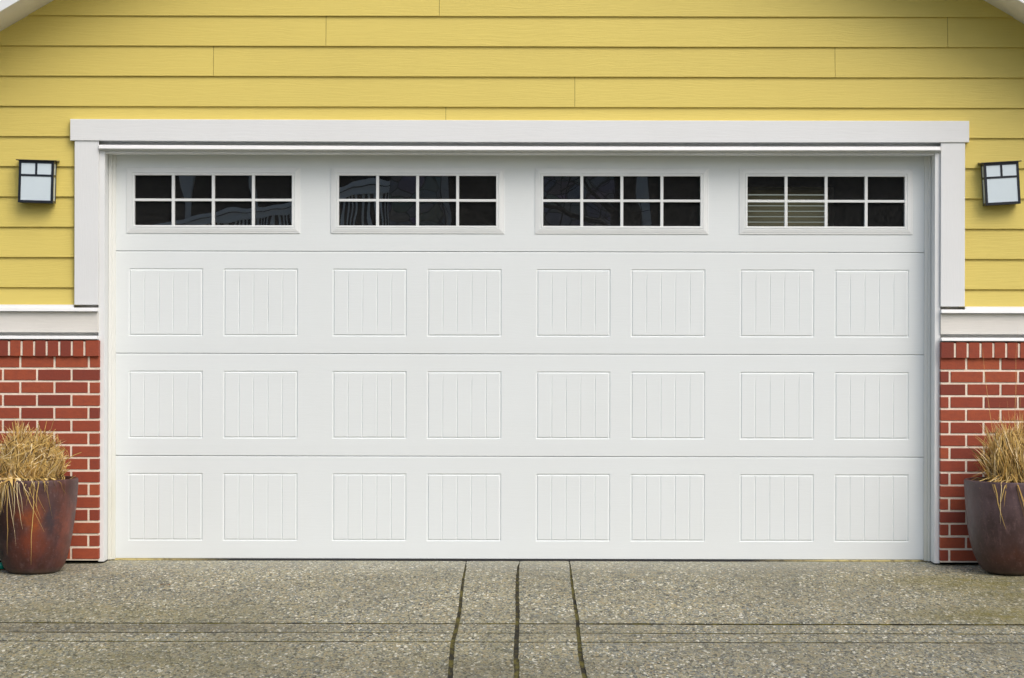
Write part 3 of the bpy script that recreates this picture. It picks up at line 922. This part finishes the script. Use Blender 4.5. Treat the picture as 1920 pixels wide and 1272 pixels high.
def tuft_left(o,R,H):
    s=MB(); random.seed(33)
    fr=lambda c,sg: (lambda az: .85*math.exp(-((az-c+PI)%(2*PI)-PI)**2/(2*sg*sg)))
    Rd=.160; Hd=.222
    for i in range(420):   # leaf bases packed in the pot
        a=random.uniform(0,2*PI); rr=.17*math.sqrt(random.random())
        spike(s,rr*math.cos(a)-.01,rr*math.sin(a),H-.06,rr*math.cos(a)*1.5+random.gauss(0,.2),rr*math.sin(a)*1.5+random.gauss(0,.2),random.uniform(.16,.30)*(1-.35*rr/.17),random.uniform(.004,.007),.4,cr(.35))
    thatch(s,760,Rd,Hd,H,R,.75,.9,.75,-.45,(.10,.28),(.0034,.0064),fr(-PI*.62,.50),1.25)
    thatch(s,260,Rd,Hd,H,R,.75,.9,.5,-.2,(.22,.46),(.0028,.0050),fr(-PI*.66,.42),1.5)
    for i in range(150):
        a=random.uniform(0,2*PI); rr=.16*math.sqrt(random.random())
        spike(s,rr*math.cos(a)-.02,rr*math.sin(a),H+.05,random.gauss(0,.45)+rr*math.cos(a)*1.5,random.gauss(-.1,.4),random.uniform(.14,.26)*(1-.3*rr/.16),random.uniform(.0028,.0045),.4)
    for i in range(620):   # loose straws lying on the heap, mostly slanting down to the left
        az=random.gauss(-PI*.5,1.0); th=random.uniform(.15,1.5)
        q=dome(th,az,Rd,Hd,H,.75,.9,random.uniform(-.025,.022)); L=random.uniform(.08,.22)
        a_=random.gauss(math.radians(238),.55) if random.random()<.7 else random.gauss(math.radians(300),.5)
        d=Vector((math.cos(a_),random.gauss(-.1,.22),math.sin(a_)))
        d.normalize(); pts=[]; c=Vector((random.gauss(0,.3),random.gauss(0,.2),random.gauss(-.1,.3)))
        for k in range(7):
            u=k/6; e=q+d*L*(u-.5)+c*L*(u-.5)**2+Vector((random.gauss(0,.0012),0,random.gauss(0,.0012)))
            if e.z<H+.014 and math.hypot(e.x,e.y)<R+.01: break
            pts.append(e)
        if len(pts)<4: continue
        ribbon(s,pts,random.uniform(.0032,.0062),cr(.55))
    for i in range(30): spike(s,-.055+random.gauss(0,.022),-.05,H+.12,random.gauss(0,.10),-.02,random.uniform(.17,.245),.0045,.1)
    for (x,z,dx,L) in ((.09,.12,.75,.17),(.10,.10,.95,.20),(.09,.14,.5,.16),(.05,.16,.35,.17),(-.02,.16,-.5,.2),(-.12,.12,-.8,.2),(-.06,.18,-.7,.16),(.13,.03,.5,.16),(.02,.20,.3,.13)):
        for q in range(3): spike(s,x,-.05,H+z,dx+random.gauss(0,.08),-.05,L*random.uniform(.8,1.1),.0036,.5)
    s.v=[(v[0]-(.022 if v[2]>H+.02 else 0),v[1],v[2]) for v in s.v]
    return s.build('grass_clump',M_straw,None,loc=(o.location.x,o.location.y,o.location.z))
gL=tuft_left(potL,pr[len(pl)-1][0],H)
gL['label']='matted heap of dried straw coloured grass trailing over the rust streaked pot'; gL['category']='plant'; gL['group']='dried grasses in the planters'
def tuft_right(o,R,H):
    s=MB(); random.seed(5)
    Rd=.148; Hd=.275
    fr=lambda az: .30*math.exp(-((az+PI*.5+PI)%(2*PI)-PI)**2/(2*.7**2))
    for i in range(620):
        a=random.uniform(0,2*PI); rr=.15*math.sqrt(random.random())
        spike(s,rr*math.cos(a)+.02,rr*math.sin(a),H-.05,rr*math.cos(a)*.9+random.gauss(0,.14),rr*math.sin(a)*.9+random.gauss(0,.14),random.uniform(.22,.40)*(1-.25*rr/.15),random.uniform(.004,.0068),.35,cr(.42),kink=(-.9 if random.random()<.35 else None))
    n0=len(s.v)
    thatch(s,820,Rd,Hd,H,R,.6,.75,.30,.30,(.12,.34),(.0036,.0066),fr,1.2)
    s.v=s.v[:n0]+[(v[0]+.035,v[1],v[2]) for v in s.v[n0:]]
    for i in range(330):
        a=random.uniform(0,2*PI); rr=.14*math.sqrt(random.random())
        spike(s,rr*math.cos(a)+.03,rr*math.sin(a),H+.10,random.gauss(0,.22)+rr*math.cos(a)*1.2,random.gauss(-.05,.22),random.uniform(.19,.365)*(1-.3*rr/.14),random.uniform(.003,.005),.35)
    for (x,dx,L) in ((-.075,-.4,.2),(-.10,-.55,.22),(-.12,-.3,.18),(-.13,-.75,.14)):
        for q in range(3): spike(s,x,-.05,H+.05,dx+random.gauss(0,.08),-.05,L*random.uniform(.8,1.1),.0036,.4)
    # long thin flower stems
    for (x,dx,L) in ((-.085,-.035,.84),(-.015,.055,.90),(.06,.03,.5),(.0,-.06,.50),(-.05,-.10,.46),(0.03,.03,.50),(.055,.06,.46)):
        spike(s,x,-.03,H+.0,dx,0,L,.0021,.05,.85,seg=14)
    return s.build('grass_clump',M_straw,None,loc=(o.location.x,o.location.y,o.location.z))
gR=tuft_right(potR,pr2[len(pl)-1][0],H2)
gR['label']='upright dried grass with tall thin stems growing out of the plum brown pot'; gR['category']='plant'; gR['group']='dried grasses in the planters'

# garden hose end behind the left pot
cu=bpy.data.meshes.new('x')
def tube(s,pts,r,n=14,m=0):
    vs=[];fs=[]
    for i,p in enumerate(pts):
        p=Vector(p); t=(Vector(pts[min(i+1,len(pts)-1)])-Vector(pts[max(i-1,0)])).normalized()
        a=t.cross(Vector((0,0,1))).normalized(); b_=a.cross(t)
        for k in range(n): q=2*PI*k/n; vs.append(p+a*r*math.cos(q)+b_*r*math.sin(q))
    for i in range(len(pts)-1):
        for k in range(n): fs.append([i*n+k,i*n+(k+1)%n,(i+1)*n+(k+1)%n,(i+1)*n+k])
    fs.append(list(range(n))[::-1]); fs.append([(len(pts)-1)*n+k for k in range(n)])
    s.add(vs,fs,m,.5)
s=MB(); hp=[]
hx,hy,_=ground_pt(9,1069)
for i in range(26):
    u=i/25; x=hx-.0-u*1.0
    hp.append((x,hy-.02+.10*math.sin(u*5)-.0, gz(.3)+.021-(.062 if x<-3.42 else 0)-(.031 if -3.42<=x<-3.38 else 0)))
tube(s,hp,.0195); hose=s.build('garden_hose',M_hose,smooth=True)
hose['label']='end of a green garden hose lying on the ground behind the rust streaked pot'; hose['category']='hose'
# small things on the concrete: a dead leaf
s=MB(); p=ground_pt(310,1098)
vs=[];fs=[]
for i in range(7):
    u=i/6; w=.012*math.sin(PI*min(1,u+.06))*1.0
    vs+=[(p[0]-.028+.056*u,p[1]-w,p[2]+.006+.006*math.sin(u*4)),(p[0]-.028+.056*u,p[1],p[2]+.003+.004*math.sin(u*3)),(p[0]-.028+.056*u,p[1]+w,p[2]+.007)]
for i in range(6): a=i*3; fs+=[[a,a+3,a+4,a+1],[a+1,a+4,a+5,a+2]]
s.add(vs,fs,0,.8); lf=s.build('fallen_leaf',plain('brown_leaf',(.22,.10,.035),.7,nscale=60,var=.3)); lf['label']='single small brown leaf lying on the concrete drive'; lf['category']='leaf'

# ================================================================== ACROSS THE STREET (seen only as reflections in the door windows)
RY=26.0
def rx(px): return (px-VX)*(D+RY)/F
def rz(py): return CZ+(VY-py)*(D+RY)/F
M_nwall=plain('charcoal_siding',(.016,.017,.02),.8,nscale=6,var=.3)
M_nwhite=plain('porch_white_paint',(.86,.86,.84),.6,nscale=6,var=.05)
def m_stone():
    m,nt,b=mat('river_stone'); g=N(nt)
    v=g.n('ShaderNodeTexVoronoi',feature='DISTANCE_TO_EDGE'); g.l(g.co((1,1,1.4)),v.inputs['Vector']); v.inputs['Scale'].default_value=3.2
    v2=g.n('ShaderNodeTexVoronoi'); g.l(g.co((1,1,1.4)),v2.inputs['Vector']); v2.inputs['Scale'].default_value=3.2
    c=g.mix(.75,(.40,.40,.42,1),g.mix(.6,v2.outputs['Color'],g.noise(g.co(),9,5,.7)),'MULTIPLY')
    c=g.mix(g.ramp(v.outputs[0],[(.01,(1,1,1)),(.05,(0,0,0))]),c,(.07,.07,.065,1))
    g.l(c,b.inputs['Base Color']); b.inputs['Roughness'].default_value=.9; g.bump(v.outputs[0],.8,.05,b); return m
M_stone=m_stone()
nb=empty('neighbour_house',(0,-RY,gz(9)),'charcoal house across the street with a raised white railed porch','house')
off=Vector((0,RY,-gz(9)))
def nbuild(s,name,m):
    s.v=[tuple(Vector(v)+off) for v in s.v]; return s.build(name,m,nb)
zfl=rz(470)
s=MB(); s.box(-12,12,-RY-7,-RY-2.6,gz(9)-.1,7.4); nbuild(s,'wall',M_nwall)
s=MB(); s.box(-12,12,-RY-2.6,-RY+.1,gz(9)-.1,zfl-.02); nbuild(s,'porch_base',M_nwall)
s=MB(); s.box(-12.4,12.4,-RY-7.4,-RY-.35,rz(170),rz(170)+.3); s.prism([(-RY-.35,rz(170)+.3),(-RY-3.6,rz(170)+2.4),(-RY-7.4,rz(170)+.3)],-12.4,12.4,'x'); nbuild(s,'roof',M_roof)
s=MB(); 
def railseg(s,a,b_,th,y):
    (x0,z0),(x1,z1)=a,b_
    s.prism([(x0,z0),(x1,z1),(x1,z1-th),(x0,z0-th)],y-.04,y+.04,'y')
rl=[(250,432),(330,418),(400,398),(430,394),(547,382),(600,366),(636,352),(668,343),(700,339),(728,338)]
P_=[(rx(a),rz(b_)) for a,b_ in rl]
for a,b_ in zip(P_,P_[1:]):
    railseg(s,a,b_,.075,-RY+.06); railseg(s,(a[0],a[1]-.09),(b_[0],b_[1]-.09),.12,-RY+.02)
x=P_[0][0]
while x<P_[-1][0]:
    for a,b_ in zip(P_,P_[1:]):
        if a[0]<=x<=b_[0]: zt=a[1]+(b_[1]-a[1])*(x-a[0])/(b_[0]-a[0])
    s.box(x-.016,x+.016,-RY-.02,-RY+.02,zfl,zt-.15); x+=.083
nbuild(s,'porch_railing',M_nwhite)
s=MB(); s.box(rx(730),rx(826),-RY-.3,-RY+.15,zfl-2,rz(172)); s.box(rx(1020),rx(1150),-RY-.3,-RY+.15,zfl-2,rz(172)); nbuild(s,'stone_pillar',M_stone)
M_post=plain('grey_post_paint',(.62,.62,.60),.7,nscale=6,var=.08)
s=MB(); s.prism([(rx(336),rz(440)),(rx(352),rz(440)),(rx(372),rz(260)),(rx(343),rz(260))],-RY-.2,-RY-.05,'y'); nbuild(s,'porch_post',M_post)
for (a,b_) in ((466,478),(828,841),(1195,1215)):
    s=MB(); s.box(rx(a),rx(b_),-RY-.3,-RY-.12,zfl,rz(172)); nbuild(s,'porch_post',M_post)
# bare tree in the neighbour's front yard
M_bark=plain('dark_bark',(.012,.010,.009),.9,nscale=20,var=.4,bump=.6)
tr=empty('bare_tree',(rx(1140),-22.5,gz(9)-.06),'leafless dark tree in the yard across the street','tree')
def limb(s,p,d,L,r,depth):
    p=Vector(p); d=Vector(d).normalized(); pts=[p.copy()]; n=6
    for i in range(n):
        d=(d+Vector((random.gauss(0,.12),random.gauss(0,.12),random.gauss(0,.10)))).normalized(); p=p+d*L/n; pts.append(p.copy())
        if depth>0 and i>=1 and random.random()<.75:
            a=random.uniform(0,2*PI); sd=Vector((math.cos(a),math.sin(a)*.7,random.uniform(-.1,.8)))
            limb(s,p,d*.4+sd,L*random.uniform(.45,.7),r*(1-i/n)*.55+.003,depth-1)
    vs=[];fs=[];m=6
    for i,q in enumerate(pts):
        rr=r*(1-.75*i/n); t=(pts[min(i+1,n)]-pts[max(0,i-1)]).normalized(); a=t.cross(Vector((.3,.9,.1))).normalized(); b_=a.cross(t)
        for k in range(m): w=2*PI*k/m; vs.append(q+a*rr*math.cos(w)+b_*rr*math.sin(w))
    for i in range(n):
        for k in range(m): fs.append([i*m+k,i*m+(k+1)%m,(i+1)*m+(k+1)%m,(i+1)*m+k])
    s.add(vs,fs)
s=MB(); limb(s,(0,0,0),(0.02,0,1),4.6,.13,0); s.build('trunk',M_bark,tr)
s=MB()
for i in range(9): limb(s,(0,0,1.6+i*.33),(random.choice((-1,1))*random.uniform(.5,1),random.uniform(-.5,.5),.55),random.uniform(1.4,2.4),.045,3)
s.build('crown',M_bark,tr)

# ================================================================== CAMERA, LIGHT
cam=bpy.data.cameras.new('camera'); co=bpy.data.objects.new('camera',cam); col.objects.link(co)
cam.sensor_width=36; cam.lens=F/1920*36; cam.shift_y=(VY-636)/1920; cam.clip_end=2000
co.matrix_world=Matrix.Translation((0,-D,CZ))@Matrix.Rotation(PI/2,4,'X')@Matrix.Rotation(ROLL,4,'Z')
scene.camera=co
EL=math.radians(45); AZM=math.radians(31)
w=bpy.data.worlds.new('World'); scene.world=w; w.use_nodes=True
nt=w.node_tree; sky=nt.nodes.new('ShaderNodeTexSky'); sky.sky_type='NISHITA'; sky.sun_disc=False
sky.sun_elevation=EL; sky.sun_rotation=PI-AZM; sky.dust_density=3.5; sky.air_density=1.0; sky.ozone_density=1
nt.links.new(sky.outputs[0],nt.nodes['Background'].inputs[0]); nt.nodes['Background'].inputs[1].default_value=.135
sun=bpy.data.lights.new('sun','SUN'); sun.energy=1.0; sun.angle=math.radians(42); sun.color=(1,.985,.95)
so=bpy.data.objects.new('sun',sun); col.objects.link(so)
dv=Vector((math.cos(EL)*math.sin(AZM),-math.cos(EL)*math.cos(AZM),math.sin(EL)))
so.rotation_euler=dv.to_track_quat('Z','Y').to_euler(); so.location=(4,-8,12)
scene.view_settings.view_transform='Standard'; scene.view_settings.look='None'; scene.view_settings.gamma=1
scene.view_settings.exposure=0.30
scene.cycles.max_bounces=8
